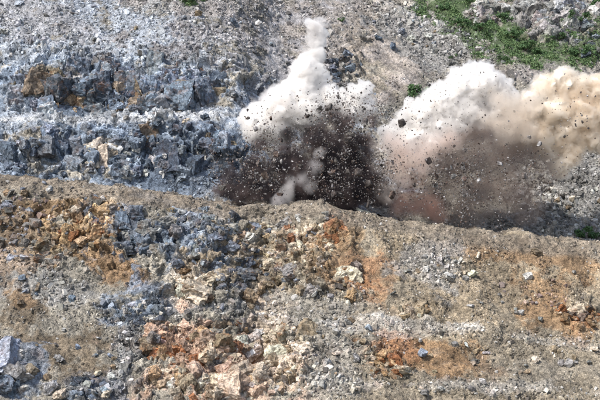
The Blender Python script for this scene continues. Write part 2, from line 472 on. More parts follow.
def outcrop(label, ells, n, smin, smax, pals, rust=0.3, frame=(12, -10, 25), surf='F', jitter=14, seed=0, sink=.38, extra=(), tall=0, face=0.0):
    """pals: list of (ellipse or None, palette); the first matching patch decides a block's colour"""
    random.seed(seed)
    e0 = ells[0]; h0 = hit(e0[0], e0[1], surf)
    root = empty('rock_outcrop', h0[0]); tag(root, label, 'rock outcrop')
    inv = Matrix.Translation(h0[0]).inverted()
    area = [e[2] * e[3] for e in ells]
    spots = list(extra)
    for k in range(n):
        e = random.choices(ells, area)[0]
        while True:
            r = math.sqrt(random.random()); t = random.random() * 2 * math.pi
            a = R(e[4]); u = r * math.cos(t) * e[2]; v = r * math.sin(t) * e[3]
            x = e[0] + u * math.cos(a) - v * math.sin(a); y = e[1] + u * math.sin(a) + v * math.cos(a)
            if -6 < x < 606 and -6 < y < 406: break
        s = smin * (smax / smin) ** (random.random() ** 1.9)
        spots.append((x, y, s, None))
    for (x, y, s, cn) in spots:
        h = hit(x, y, surf)
        if h is None: continue
        loc, nr = h[0], h[1]
        loc_c = (LC if surf == 'F' else UC)[(LF if surf == 'F' else UF)[h[4]][0]]
        isf = random.random() < face
        if isf: me = random.choice(FACES)
        elif s > 1.3: me = random.choice(BIGS)
        else: me = random.choice(BLOCKS if random.random() < .8 else SLABS)
        o = bpy.data.objects.new('block', me); col.objects.link(o)
        o.parent = root
        if isf: fl = Euler((R(frame[0] + random.gauss(0, 7)), R(frame[1] + random.gauss(0, 8)), R(frame[2] * .6 + random.choice((0, 0, 180)) + random.gauss(0, 9))))
        else: fl = Euler((R(frame[0] + random.gauss(0, jitter)), R(frame[1] + random.gauss(0, jitter)), R(frame[2] + random.choice((0, 0, 90, 180)) + random.gauss(0, jitter))))
        sc = Vector((s * random.uniform(.8, 1.25), s * random.uniform(.75, 1.15), s * random.uniform(.75, 1.2)))
        if isf: sc = Vector((s * random.uniform(.7, 1.2), s * random.uniform(.8, 1.0), s * random.uniform(.65, 1.25)))
        elif s > 2.2 and tall: sc.z *= tall; sc.x *= .85
        up = Vector((0, -0.75, 0.66))
        off = up * s * (0.25 - sink)
        if isf: off = Vector((0, 1, -.35)) * (s * .42 - random.uniform(.05, .5) * min(1, s * .5))
        o.matrix_basis = Matrix.Translation(loc - h0[0] + off) @ fl.to_matrix().to_4x4() @ Matrix.Diagonal((*sc, 1))
        if cn is None:
            for (pe, pal) in pals:
                if pe is None or blob1(x, y, pe) < random.uniform(.7, 1.15):
                    cn = pick(pal); break
        tone = .8
        o.color = (*jit([a_ * tone + b_ * (1 - tone) for a_, b_ in zip(C[cn], loc_c)], .16 if s < 1.2 else .24), rust * random.uniform(.3, 1.3))
    return root

# ------------------------------------------------------------------ outcrops
outcrop('tall blue-grey cliff face with tan stained joints below the upper scree', [(70, 88, 62, 28, 2), (150, 88, 60, 26, 0), (212, 84, 34, 18, 0)], 200, .9, 4.4,
        [((52, 82, 26, 14, 0), [('tan', 3), ('blue', 2), ('pale', 1)]), ((75, 98, 20, 22, 0), [('dblue', 4), ('ochre', 2)]), ((120, 100, 34, 12, 0), [('blue', 2), ('tan', 2), ('dblue', 2)]),
         (None, [('blue', 6), ('dblue', 3), ('gblue', 4), ('tan', 1.3), ('pale', .8)])], .55, (8, -6, 15), 'B', 15, 1, face=.85,
        tall=1.45, extra=[(131, 84, 5.2, 'gblue'), (57, 94, 5.0, 'dblue'), (36, 82, 3.4, 'tan'), (112, 108, 5.2, 'blue'), (78, 72, 3.4, 'tan'), (152, 90, 4.6, 'blue'), (96, 86, 4.4, 'blue'), (108, 72, 3.4, 'gblue'), (14, 98, 4.4, 'gblue'), (182, 94, 4.0, 'blue'),
               (70, 104, 4.0, 'ochre'), (88, 100, 3.6, 'tan'), (44, 104, 3.8, 'blue'), (168, 104, 3.8, 'gblue'), (22, 82, 3.6, 'blue'), (138, 106, 3.6, 'tan'), (122, 92, 3.4, 'tan'), (200, 90, 3.4, 'blue'), (214, 82, 3.2, 'dblue'), (160, 78, 3.4, 'gblue'), (64, 78, 3.0, 'dblue'), (3, 80, 3.6, 'gblue'), (228, 88, 3.0, 'blue')])
outcrop('lower band of shattered blue rock between the ledge and the brown bench edge', [(60, 148, 68, 26, 0), (160, 150, 70, 28, 2), (215, 160, 30, 26, 0)], 215, .7, 3.4,
        [((102, 153, 16, 14, -30), [('cream', 3), ('pale', 2)]), ((140, 158, 22, 18, 0), [('pale', 4), ('blue', 3)]), (None, [('blue', 6), ('dblue', 4), ('gblue', 4), ('pale', .9), ('tan', .4)])], .25, (10, 8, -20), 'B', 20, 2, face=.75,
        tall=1.2, extra=[(30, 160, 3.4, 'blue'), (60, 150, 3.2, 'dblue'), (75, 166, 3.0, 'blue'), (50, 136, 2.8, 'blue'), (168, 150, 3.0, 'blue'), (190, 165, 3.2, 'dblue'), (205, 146, 3.0, 'blue'), (120, 140, 2.6, 'gblue'), (216, 170, 2.8, 'dblue'), (180, 134, 2.6, 'gblue'), (8, 166, 3.0, 'blue'), (100, 155, 3.0, 'cream'), (145, 172, 1.8, 'pale'), (14, 146, 2.2, 'pale'), (128, 172, 1.6, 'pale'), (138, 134, 1.6, 'pale')])
outcrop('small dark crag standing out of the scree behind the white plume', [(345, 68, 15, 17, 20)], 40, .6, 2.2, [(None, [('dblue', 4), ('dark', 3), ('blue', 2)])], .1, (10, 0, 30), 'B', 20, 3)
outcrop('large ribbed grey-white crag above the green slope', [(550, 16, 32, 22, 10), (530, 10, 18, 12, 0), (578, 10, 22, 20, 40)], 130, 1.0, 4.6,
        [(None, [('grey', 4), ('pale', 4), ('mauve', 2), ('gblue', 2)])], .12, (14, -32, 30), 'B', 10, 4, face=.85, tall=1.6, extra=[(535, 10, 4.4, 'pale'), (546, 22, 4.8, 'mauve'), (556, 8, 4.6, 'grey'), (566, 24, 5.0, 'pale'), (574, 6, 4.6, 'gblue'), (524, 20, 3.6, 'grey'), (552, 34, 3.4, 'pale'), (538, 30, 3.2, 'mauve'), (562, 14, 3.8, 'dblue')])
outcrop('small pale crag surrounded by green at the top of the slope', [(487, 12, 19, 10, -15)], 50, 1.0, 3.2, [(None, [('mauve', 3), ('pale', 4), ('grey', 2)])], .3, (30, -20, 50), 'B', 12, 5, face=.8, tall=1.2, extra=[(480, 14, 3.0, 'pale'), (490, 10, 3.2, 'mauve'), (498, 8, 2.8, 'pale'), (472, 17, 2.4, 'grey')])
outcrop('dark broken rock among bushes beside the large grey-white crag', [(588, 38, 14, 18, 0)], 34, .7, 2.2, [(None, [('grey', 4), ('gblue', 3), ('dblue', 2)])], .15, (20, 10, 10), 'B', 18, 6)
outcrop('broken grey rocks sticking out of the scree under the tan dust plume', [(555, 200, 26, 16, 10)], 40, .4, 1.4, [((570, 200, 6, 4, 0), [('cream', 1)]), (None, [('grey', 3), ('dark', 2), ('pale', 2), ('mauve', 1)])], .2, (10, 10, 40), 'B', 30, 7)
outcrop('ochre and rust stained outcrop just below the brown bench edge', [(95, 220, 30, 24, 0), (62, 232, 24, 26, 30), (48, 255, 20, 14, -40)], 200, .5, 2.2,
        [((88, 232, 26, 14, 0), [('ochre', 5), ('tan', 2), ('rust', 2)]), (None, [('tan', 3), ('ochre', 3), ('grey', 2), ('dark', 1), ('cream', 1.5), ('blue', 1)])], .8, (15, -20, 35), 'F', 24, 11, face=.55,
        extra=[(101, 203, 2.3, 'pale'), (54, 228, 2.0, 'tan'), (45, 262, 2.2, 'brown'), (98, 232, 2.0, 'ochre'), (84, 240, 1.9, 'ochre')])
outcrop('blue-grey jointed outcrop in the middle of the lower slope', [(135, 235, 26, 22, 10), (185, 240, 42, 30, 15), (238, 262, 24, 34, 30), (210, 220, 34, 14, 10)], 240, .5, 2.1,
        [((130, 245, 16, 12, 0), [('dblue', 3), ('blue', 3)]), ((150, 232, 10, 12, 0), [('pale', 2), ('grey', 3)]), ((238, 270, 14, 26, 30), [('dblue', 5), ('blue', 2), ('dark', 2)]), (None, [('blue', 6), ('dblue', 3), ('gblue', 3), ('grey', 3), ('tan', 1), ('pale', .5)])], .3, (10, 12, 20), 'F', 20, 12, face=.65)
outcrop('cream blocky shoulder with dark overhang beside the blue-grey rock', [(196, 288, 22, 14, -10)], 46, .6, 1.7, [(None, [('cream', 4), ('pink', 2), ('tan', 3), ('ochre', 1)])], .5, (12, -8, 10), 'F', 18, 13, face=.45, sink=.22,
        extra=[(199, 290, 4.2, 'cream'), (186, 272, 2.0, 'ochre'), (183, 294, 2.2, 'pink'), (207, 281, 2.2, 'cream')])
outcrop('mixed cream and rust outcrop under the crest in front of the dark dust', [(270, 245, 34, 26, 0), (310, 240, 34, 24, 10), (285, 275, 34, 18, 0), (330, 228, 16, 14, 0)], 230, .5, 2.1,
        [((337, 230, 14, 14, 0), [('rust', 4), ('ochre', 3), ('earth', 2)]), ((258, 240, 14, 14, 0), [('cream', 3), ('ochre', 2), ('pale', 2)]), ((290, 225, 8, 14, 0), [('pink', 3), ('rust', 1)]), ((310, 255, 20, 20, 0), [('cream', 5), ('tan', 2)]),
         (None, [('tan', 4), ('grey', 3), ('cream', 3), ('pink', 2), ('blue', 1.5), ('pale', 1)])], .65, (14, -12, 30), 'F', 22, 14, face=.65)
outcrop('knobbly outcrop with a big pale overhanging block on brown earth', [(350, 285, 12, 16, 0)], 22, .4, 1.2, [(None, [('tan', 3), ('cream', 2), ('grey', 3), ('dark', 1)])], .4, (10, 10, 20), 'F', 25, 15,
        extra=[(349, 275, 3.2, 'cream'), (356, 270, 2.0, 'grey'), (352, 296, 1.8, 'ochre')])
outcrop('wide pink and cream shattered outcrop along the bottom of the slope', [(180, 355, 34, 34, 0), (225, 360, 40, 40, 0), (270, 355, 42, 36, 0), (215, 388, 70, 20, 0)], 260, .7, 2.9,
        [((178, 352, 26, 20, 0), [('rust', 2), ('pink', 5), ('ochre', 2), ('tan', 2)]), ((236, 372, 16, 30, 30), [('pink', 4), ('rust', 1.5), ('cream', 2)]), ((275, 358, 36, 30, 0), [('cream', 6), ('tan', 2), ('pale', 2), ('ochre', 1)]),
         (None, [('pink', 3), ('cream', 4), ('ochre', 2), ('tan', 2), ('rust', .8), ('grey', 1.2), ('pale', 1)])], .6, (20, -18, 30), 'F', 20, 16, face=.8,
        extra=[(196, 340, 2.8, 'pink'), (222, 345, 2.6, 'tan'), (168, 376, 2.8, 'pink'), (196, 375, 2.8, 'pink'), (232, 392, 3.0, 'pink'), (254, 352, 2.6, 'cream'), (252, 390, 2.8, 'cream'), (150, 345, 2.2, 'tan'), (228, 372, 2.4, 'pink'), (180, 352, 2.6, 'rust'), (163, 360, 2.2, 'ochre'), (212, 358, 2.6, 'cream'), (268, 376, 2.4, 'cream'), (290, 348, 2.6, 'cream'), (284, 334, 2.2, 'cream'), (306, 334, 2.6, 'tan'), (290, 385, 2.4, 'cream'), (240, 338, 2.0, 'pink')])
outcrop('blue and white block of rock at the foot of the orange-brown hollow', [(143, 310, 26, 12, -8)], 44, .5, 1.7, [(None, [('blue', 5), ('dblue', 3), ('pale', 3)])], .2, (8, -10, 40), 'F', 20, 17, face=.6,
        extra=[(131, 310, 2.6, 'gblue'), (152, 314, 2.4, 'blue'), (140, 318, 2.2, 'blue')])
outcrop('big pale and blue rock mass in the bottom corner of the slope', [(10, 372, 18, 24, 0)], 36, .7, 1.8, [(None, [('pale', 4), ('blue', 4), ('gblue', 3), ('tan', 1)])], .3, (14, -16, 40), 'F', 16, 18, face=0.0,
        sink=.2, extra=[(9, 362, 4.6, 'gblue'), (18, 378, 3.4, 'pale'), (2, 388, 3.0, 'blue'), (30, 372, 1.7, 'tan')])
outcrop('low dark blue rocks half buried at the bottom of the gravel run', [(92, 388, 22, 12, 0)], 40, .5, 1.6, [(None, [('blue', 4), ('dblue', 4), ('pale', 2), ('tan', 1)])], .2, (10, 10, 20), 'F', 25, 19)
outcrop('rusty orange rock cluster at the edge of the gravel slope', [(578, 312, 20, 9, 0), (592, 318, 10, 8, 0)], 50, .45, 1.6, [(None, [('rust', 3), ('ochre', 3), ('earth', 3), ('dark', 2), ('cream', 1)])], .9, (10, 10, 10), 'F', 25, 20,
        extra=[(578, 311, 1.9, 'cream')])
outcrop('orange and cream rock cluster below the pale gravel ledge', [(386, 364, 18, 14, 0)], 54, .45, 1.7, [(None, [('ochre', 4), ('tan', 3), ('cream', 2), ('rust', 2)])], .8, (14, -14, 60), 'F', 22, 21,
        extra=[(404, 370, 2.4, 'cream'), (378, 362, 1.8, 'ochre')])
outcrop('yellowish knot of rocks sitting on the pale gravel ledge', [(413, 312, 17, 6, -10)], 44, .4, 1.4, [(None, [('cream', 3), ('tan', 3), ('ochre', 2), ('dark', 1)])], .5, (10, 10, 20), 'F', 28, 22)
outcrop('grey and rusty broken rock at the edge below the brown bench', [(16, 212, 22, 22, 0), (18, 245, 20, 14, 0)], 90, .45, 1.7, [(None, [('grey', 4), ('gblue', 3), ('tan', 2), ('earth', 2), ('dark', 2)])], .5, (10, 10, 20), 'F', 25, 23)

# ------------------------------------------------------------------ single boulders lying on the slopes
LAND = [((60, 20), 'on the scree above the blue-grey cliff'), ((190, 25), 'on the upper scree beside the cliff top'), ((260, 40), 'on the scree above the white plume'),
        ((395, 20), 'on the scree above the brown chute'), ((435, 35), 'in the rock train beside the green slope'), ((400, 95), 'on the brown chute behind the plumes'),
        ((580, 195), 'on the grey scree under the tan plume'), ((150, 118), 'on the ledge between the two cliff bands'), ((60, 185), 'on the brown bench edge'), ((30, 290), 'on the grey gravel below the ochre outcrop'),
        ((75, 350), 'on the brown earth of the lower slope'), ((120, 360), 'in the gravel run beside the pink outcrop'), ((240, 312), 'on the gravel above the pink outcrop'), ((330, 320), 'on the gravel beside the cream outcrop top'),
        ((325, 370), 'on the gravel beside the pink outcrop foot'), ((430, 270), 'in the stone patch below the crest'), ((520, 265), 'on the tan slope below the bench lip'), ((500, 310), 'on the tan gravel above the pale ledge'),
        ((455, 345), 'on the brown earth under the pale ledge'), ((540, 360), 'on the gravel under the rusty cluster'), ((450, 385), 'on the lowest gravel band')]
special = [(240, 8, 1.1, 'pale'), (259, 26, 1.5, 'pale'), (234, 24, 1.3, 'blue'), (20, 4, 1.4, 'gblue'), (4, 33, 1.6, 'pale'), (411, 41, 1.9, 'pale'), (402, 32, 1.3, 'gblue'), (428, 38, 1.4, 'pale'), (393, 48, 1.5, 'blue'), (378, 39, 1.3, 'blue'),
           (440, 262, 1.2, 'pale'), (451, 279, 1.4, 'pale'), (478, 256, .8, 'cream'), (419, 236, .9, 'cream'), (424, 258, .9, 'grey'), (465, 280, 1.0, 'grey'), (472, 275, 1.2, 'cream'), (446, 260, 1.0, 'grey'), (459, 262, .9, 'pale'),
           (520, 314, 1.1, 'pale'), (534, 360, 1.3, 'cream'), (568, 364, 1.1, 'pale'), (561, 364, .8, 'pale'), (470, 306, .8, 'pale'), (455, 345, .9, 'grey'), (473, 364, .7, 'cream'), (527, 373, .8, 'tan'), (422, 355, 1.2, 'gblue'),
           (338, 354, 1.1, 'cream'), (363, 342, .9, 'tan'), (350, 321, .9, 'tan'), (328, 366, 1.3, 'pale'), (322, 385, 1.2, 'grey'), (369, 330, 1.0, 'gblue'), (406, 272, .9, 'pale'), (418, 272, .8, 'tan'),
           (52, 390, 1.6, 'pale'), (60, 396, 1.5, 'cream'), (47, 378, 1.0, 'tan'), (34, 372, .8, 'cream'), (110, 378, 1.0, 'pale'), (98, 374, .8, 'cream'), (106, 396, 1.5, 'cream'), (91, 383, .9, 'gblue'), (20, 303, .9, 'tan'), (64, 330, .6, 'pale'),
           (10, 196, 1.2, 'grey'), (92, 246, 1.1, 'tan'), (25, 290, .9, 'grey'), (72, 300, 1.0, 'blue'), (248, 300, 1.9, 'tan'), (262, 293, 1.5, 'tan'), (222, 308, 1.2, 'gblue'), (208, 323, 1.0, 'pink'), (330, 297, 1.0, 'grey'), (315, 294, 1.1, 'pale'),
           (572, 200, 1.1, 'cream'), (560, 180, .8, 'pale'), (585, 172, .8, 'grey'), (548, 128 + 60, .9, 'grey'), (596, 190, .7, 'pale'), (150, 120, 1.0, 'pale'), (186, 122, 1.1, 'cream'), (205, 118, 1.3, 'dblue'), (40, 124, 1.2, 'gblue')]
random.seed(99)
for (lx, ly), ph in LAND:
    for k in range(7):
        x, y = lx + random.gauss(0, 26), ly + random.gauss(0, 8)
        if -4 < x < 604 and 1 < y < 402:
            pal = [('pale', 3), ('grey', 4), ('gblue', 3), ('tan', 1)] if y < 200 else ([('pale', 2), ('grey', 4), ('tan', 3), ('cream', 2)] if x > 140 else [('grey', 4), ('blue', 3), ('pale', 1), ('tan', 2)])
            special.append((x, y, 0.55 * (2.2 ** (random.random() ** 2)), pick(pal)))
CW = dict(pale='pale grey', grey='mid-grey', gblue='blue-grey', blue='slate blue', tan='tan', cream='cream', pink='pinkish', dblue='dark blue')
SH = [(BLOCKS, 'blocky', 'angular'), (BIGS, 'rough', 'knobbly'), (SLABS, 'flat', 'slabby')]
made = []
for (x, y, s, cn) in special:
    h = hit(x, y)
    if h is None: continue
    if 250 < x < 560 and 75 < y < 200 or 210 < x < 400 and 100 < y < 205: continue      # hidden by the blast
    k = 1 if s > 1.2 else random.choice((0, 0, 1, 2))
    me = random.choice(SH[k][0])
    o = bpy.data.objects.new('boulder', me); col.objects.link(o)
    o.rotation_euler = (R(random.gauss(25, 25)), R(random.gauss(0, 25)), random.random() * 6.28)
    o.scale = (s * random.uniform(.9, 1.25), s * random.uniform(.8, 1.1), s * random.uniform(.8, 1.1))
    o.location = h[0] + Vector((0, -.6, .8)) * s * .16
    o.color = (*jit(C[cn], .12), .15 * random.random())
    land = min(LAND, key=lambda L: abs(L[0][0] - x) + 2 * abs(L[0][1] - y))[1]
    size = 'large' if s > 1.3 else 'medium' if s > .85 else 'small'
    made.append((o, f'{size} {CW[cn]} {random.choice(SH[k][1:])} boulder', land, y))
from collections import defaultdict
gr = defaultdict(list)
for mrec in made: gr[(mrec[1], mrec[2])].append(mrec)
ORD = ['uppermost', 'second highest', 'third highest', 'fourth highest', 'fifth highest', 'sixth highest']
for (ds, land), ms in gr.items():
    ms.sort(key=lambda q: q[3])
    for k, q in enumerate(ms):
        lab = f'{ds} {land}' if len(ms) == 1 else f'{ORD[min(k, 5)]} {ds} {land}'
        tag(q[0], lab, 'boulder', 'boulders ' + land)

# ------------------------------------------------------------------ loose stones on the slopes (nobody could count them)
proto = bpy.data.collections.new('stone_shapes')
for i in range(10):
    me = rock_mesh('stone', 700 + i, (1, random.uniform(.6, 1), random.uniform(.4, .8)), 6 + i % 3, depth=(.5, .85), mat=M_stone)
    proto.objects.link(bpy.data.objects.new('stone', me))

def gn_stones():
    t = bpy.data.node_groups.new('scatter_stones', 'GeometryNodeTree')
    t.interface.new_socket('Geometry', in_out='INPUT', socket_type='NodeSocketGeometry')
    t.interface.new_socket('Geometry', in_out='OUTPUT', socket_type='NodeSocketGeometry')
    gi = t.nodes.new('NodeGroupInput'); go_ = t.nodes.new('NodeGroupOutput')
    ip = t.nodes.new('GeometryNodeInstanceOnPoints'); ci = t.nodes.new('GeometryNodeCollectionInfo')
    ci.inputs['Collection'].default_value = proto; ci.inputs['Separate Children'].default_value = True; ci.inputs['Reset Children'].default_value = True
    def na(nm, ty):
        n = t.nodes.new('GeometryNodeInputNamedAttribute'); n.data_type = ty; n.inputs['Name'].default_value = nm; return n.outputs[0]
    t.links.new(gi.outputs[0], ip.inputs['Points']); t.links.new(ci.outputs[0], ip.inputs['Instance'])
    ip.inputs['Pick Instance'].default_value = True
    t.links.new(na('idx', 'INT'), ip.inputs['Instance Index'])
    t.links.new(na('rot', 'FLOAT_VECTOR'), ip.inputs['Rotation']); t.links.new(na('scl', 'FLOAT_VECTOR'), ip.inputs['Scale'])
    t.links.new(ip.outputs[0], go_.inputs[0])
    return t
GN = gn_stones()

def scatter(name, label, V, F, cc, dens, n, smin, smax, power, seed, cat='gravel'):
    r = np.random.default_rng(seed)
    P4 = V[F]; fc = P4.mean(1)
    ar = np.linalg.norm(np.cross(P4[:, 2] - P4[:, 0], P4[:, 3] - P4[:, 1]), axis=1) / 2
    px, py = pix(fc[:, 0], fc[:, 1], fc[:, 2])
    vis = (px > -25) & (px < 625) & (py > -20) & (py < 415)
    wgt = np.minimum(ar, np.median(ar) * 4) * dens[F].mean(1) * vis
    i = r.choice(len(F), n, p=wgt / wgt.sum())
    uv = r.random((n, 2, 1))
    q = P4[i]
    p = (q[:, 0] * (1 - uv[:, 0]) + q[:, 1] * uv[:, 0]) * (1 - uv[:, 1]) + (q[:, 3] * (1 - uv[:, 0]) + q[:, 2] * uv[:, 0]) * uv[:, 1]
    s = smin * (smax / smin) ** (r.random(n) ** power)
    me = bpy.data.meshes.new(name); me.vertices.add(n); me.vertices.foreach_set('co', p.astype(np.float32).ravel())
    A = me.attributes.new('rot', 'FLOAT_VECTOR', 'POINT'); A.data.foreach_set('vector', (r.random((n, 3)) * 6.28).astype(np.float32).ravel())
    A = me.attributes.new('scl', 'FLOAT_VECTOR', 'POINT'); A.data.foreach_set('vector', (s[:, None] * r.uniform(.75, 1.25, (n, 3))).astype(np.float32).ravel())
    A = me.attributes.new('idx', 'INT', 'POINT'); A.data.foreach_set('value', r.integers(0, 10, n).astype(np.int32))
    c = cc[F[i, 0]]; g_ = c.mean(1, keepdims=True)
    c = g_ + (c - g_) * 0.8
    k = np.exp(r.normal(-0.02, 0.42, (n, 1)))
    c = c * k * np.exp(r.normal(0, .012, (n, 3)))
    wh = (r.random(n) < .05)[:, None]
    c = np.where(wh, c * .35 + np.array(C['pale']) * .75, c)
    c = np.clip(c, .03, .72)
    A = me.attributes.new('col', 'FLOAT_COLOR', 'POINT'); A.data.foreach_set('color', np.concatenate([c, np.ones((n, 1))], 1).astype(np.float32).ravel())
    o = bpy.data.objects.new(name, me); col.objects.link(o)
    md = o.modifiers.new('scatter', 'NODES'); md.node_group = GN
    tag(o, label, cat, kind='stuff')
    return o

def dens_of(V, M, spec, base=.5, seed=5):
    px, py = pix(V[:, 0], V[:, 1], V[:, 2])
    w = fbm(V, .2, 4, seed) * .8
    d = base * (1 - .7 * np.clip(M, 0, 1)) * np.clip(1 + fbm(V * np.array([1, .4, .4]), .35, 4, seed + 9) * 3.2, .03, 4)
    for (cx, cy_, rx, ry, rot, k) in spec:
        f = blob(px, py, cx, cy_, rx, ry, rot, .4, w)
        d = d * (1 - f) + k * f
    return np.clip(d, .02, 5)
DF = [(62, 350, 55, 32, 12, .12), (120, 268, 34, 16, 25, .2), (370, 262, 26, 40, -20, .2), (440, 365, 48, 16, 4, .25), (560, 250, 40, 10, 6, .25), (400, 327, 110, 7, 3, 1.3), (480, 388, 130, 7, 2, 1.2),
      (435, 268, 36, 20, 20, 1.8), (128, 352, 14, 45, 18, 1.8), (100, 320, 60, 7, 22, 1.2), (320, 320, 55, 30, 0, 1.4), (540, 340, 80, 8, 8, 1.6), (330, 375, 40, 30, 0, 1.3), (520, 290, 40, 14, 10, .3)]
DB = [(385, 58, 38, 34, 35, .15), (500, 30, 80, 22, 28, .05), (450, 5, 42, 12, 15, .05), (435, 38, 55, 20, 25, 2.0), (570, 190, 60, 50, 0, 1.7), (60, 25, 120, 26, 0, 1.2), (200, 20, 70, 30, 0, 1.3)]
dF = dens_of(LV, LM, DF); dB = dens_of(UV, UM, DB, .6, 25)
scatter('lower_slope_gravel', 'loose angular gravel strewn over the lower slope', LV, LF, LC, dF, 76000, .045, .40, 3.0, 41)
scatter('upper_slope_scree', 'loose grey scree covering the upper slope', UV, UF, UC, dB, 95000, .06, .55, 3.0, 42)

def only(V, spec, seed):
    px, py = pix(V[:, 0], V[:, 1], V[:, 2]); w = fbm(V, .3, 4, seed) * .9
    d = np.zeros(len(V))
    for (cx, cy_, rx, ry, rot, k) in spec:
        d = np.maximum(d, k * blob(px, py, cx, cy_, rx, ry, rot, .4, w))
    return d * np.clip(.6 + fbm(V, .6, 3, seed + 3) * 2, .02, 3) + 1e-5
scatter('upper_slope_rubble', 'coarse angular rubble lying in runs on the upper slope', UV, UF, np.maximum(UC * 1.15, .12), only(UV, [(430, 34, 70, 13, 27, 2.2), (395, 10, 40, 12, 20, 1.5), (570, 195, 50, 40, 0, 1.6), (60, 40, 90, 14, 10, 1), (200, 30, 60, 18, 20, 1.2), (300, 20, 60, 14, 10, .6), (120, 8, 90, 8, 0, .8), (540, 80, 50, 8, 0, .8), (110, 120, 130, 4, 0, .25)], 7), 3200, .3, 1.15, 2.0, 43)
scatter('lower_slope_rubble', 'coarse angular rubble lying in runs on the lower slope', LV, LF, np.maximum(LC * 1.15, .12), only(LV, [(436, 268, 34, 16, 25, 2.2), (330, 322, 50, 22, 0, 1.2), (335, 375, 36, 30, 0, 1.4), (80, 305, 80, 8, 20, 1.0), (128, 352, 12, 42, 18, 1.6), (30, 270, 50, 14, 15, 1.0), (230, 312, 80, 8, -3, 1.0), (480, 335, 110, 6, 5, .8), (480, 388, 120, 8, 2, .9), (540, 295, 50, 12, 10, .5), (20, 205, 40, 14, 6, .8), (300, 300, 40, 12, 0, 1.2)], 8), 2600, .22, .8, 2.0, 44)

# ------------------------------------------------------------------ grass and shrubs
def leaf_mesh(name, pts, size, mat, r, up=.3):
    n = len(pts)
    d1 = r.normal(0, 1, (n, 3)); d1[:, 2] += up; d1 /= np.linalg.norm(d1, axis=1)[:, None]
    d2 = np.cross(d1, r.normal(0, 1, (n, 3))); d2 /= np.linalg.norm(d2, axis=1)[:, None]
    s = (size * r.uniform(.6, 1.4, n))[:, None]
    p = np.asarray(pts)
    v = np.stack([p - d1 * s * .5, p + d2 * s * .28, p + d1 * s * .6, p - d2 * s * .28], 1).reshape(-1, 3)
    f = np.arange(4 * n).reshape(n, 4)
    me = mesh_np(name, v, f); me.materials.append(mat); return me

rg = np.random.default_rng(77)
fc = UV[UF].mean(1); px, py = pix(fc[:, 0], fc[:, 1], fc[:, 2])
w = fbm(fc, .25, 4, 66) * .55
gm = np.zeros(len(fc))
for e in [(500, 33, 74, 15, 27), (452, 4, 40, 10, 15), (530, 52, 30, 9, 10), (586, 54, 34, 11, 8), (556, 46, 26, 9, 10), (566, 30, 8, 20, 20), (192, 0, 14, 4, 0), (505, 10, 10, 12, 40), (582, 34, 10, 14, 20), (515, 58, 40, 7, 12), (596, 20, 8, 16, 0), (440, 22, 20, 7, 25)]:
    gm = np.maximum(gm, blob(px, py, *e, .3, w))
gm *= (py > -12) & (px < 615)
gm *= np.clip(.55 + fbm(fc, .4, 4, 67) * 2.4, .01, 2.5)
gi = rg.choice(len(fc), 32000, p=gm / gm.sum())
gp = fc[gi] + rg.normal(0, .12, (len(gi), 3)) + np.array([0, -.05, .12])
go = bpy.data.objects.new('hillside_grass', leaf_mesh('hillside_grass', gp, .30, M_grass, rg, .9)); col.objects.link(go)
tag(go, 'green grass covering the top corner of the slope', 'grass', kind='stuff')

def shrub(x, y, w_, h_, label, n=520, group=None, surf='FB'):
    hh = hit(x, y, surf)
    if hh is None: return
    root = empty('shrub', hh[0] - Vector((0, 0, .15))); tag(root, label, 'shrub', group)
    r = np.random.default_rng(int(x * 7 + y))
    nl = 9; cs = np.stack([r.normal(0, .32 * w_, nl), r.normal(0, .25 * w_, nl), r.uniform(.25, .85, nl) * h_], 1)
    k = r.integers(0, nl, n); d = r.normal(0, 1, (n, 3)); d /= np.linalg.norm(d, axis=1)[:, None]
    pts = cs[k] + d * (r.random(n) ** .5)[:, None] * .24 * np.array([w_, w_, h_])
    o = bpy.data.objects.new('foliage', leaf_mesh('foliage', pts, .26 * (w_ + h_) / 4 + .08, M_leaf, r)); col.objects.link(o); o.parent = root
    bm = bmesh.new()
    for c_ in cs[:5]:
        v = Vector(c_); q = Vector((0, 0, 1)).rotation_difference(v.normalized()).to_matrix().to_4x4()
        bmesh.ops.create_cone(bm, cap_ends=True, segments=5, radius1=.05, radius2=.015, depth=v.length, matrix=Matrix.Translation(v / 2) @ q)
    me = bpy.data.meshes.new('stem'); bm.to_mesh(me); bm.free(); me.materials.append(M_bark)
    o = bpy.data.objects.new('stem', me); col.objects.link(o); o.parent = root
shrub(420, 100, 3.6, 3.0, 'dark green shrub on the brown chute between the white plumes', 900, surf='B')
shrub(588, 238, 3.0, 1.8, 'green shrub on the bench lip at the end of the crest', 800)
shrub(598, 240, 2.0, 1.3, 'low green shrub at the frame edge on the bench lip', 400)
shrub(340, 21, 1.2, .9, 'tiny green shrub alone on the upper scree', 200, surf='B')
shrub(455, 58, 1.5, 1.0, 'small shrub on stones below the green slope', 240, surf='B')
shrub(503, 60, 1.6, 1.0, 'small shrub just above the middle white plume', 240, surf='B')
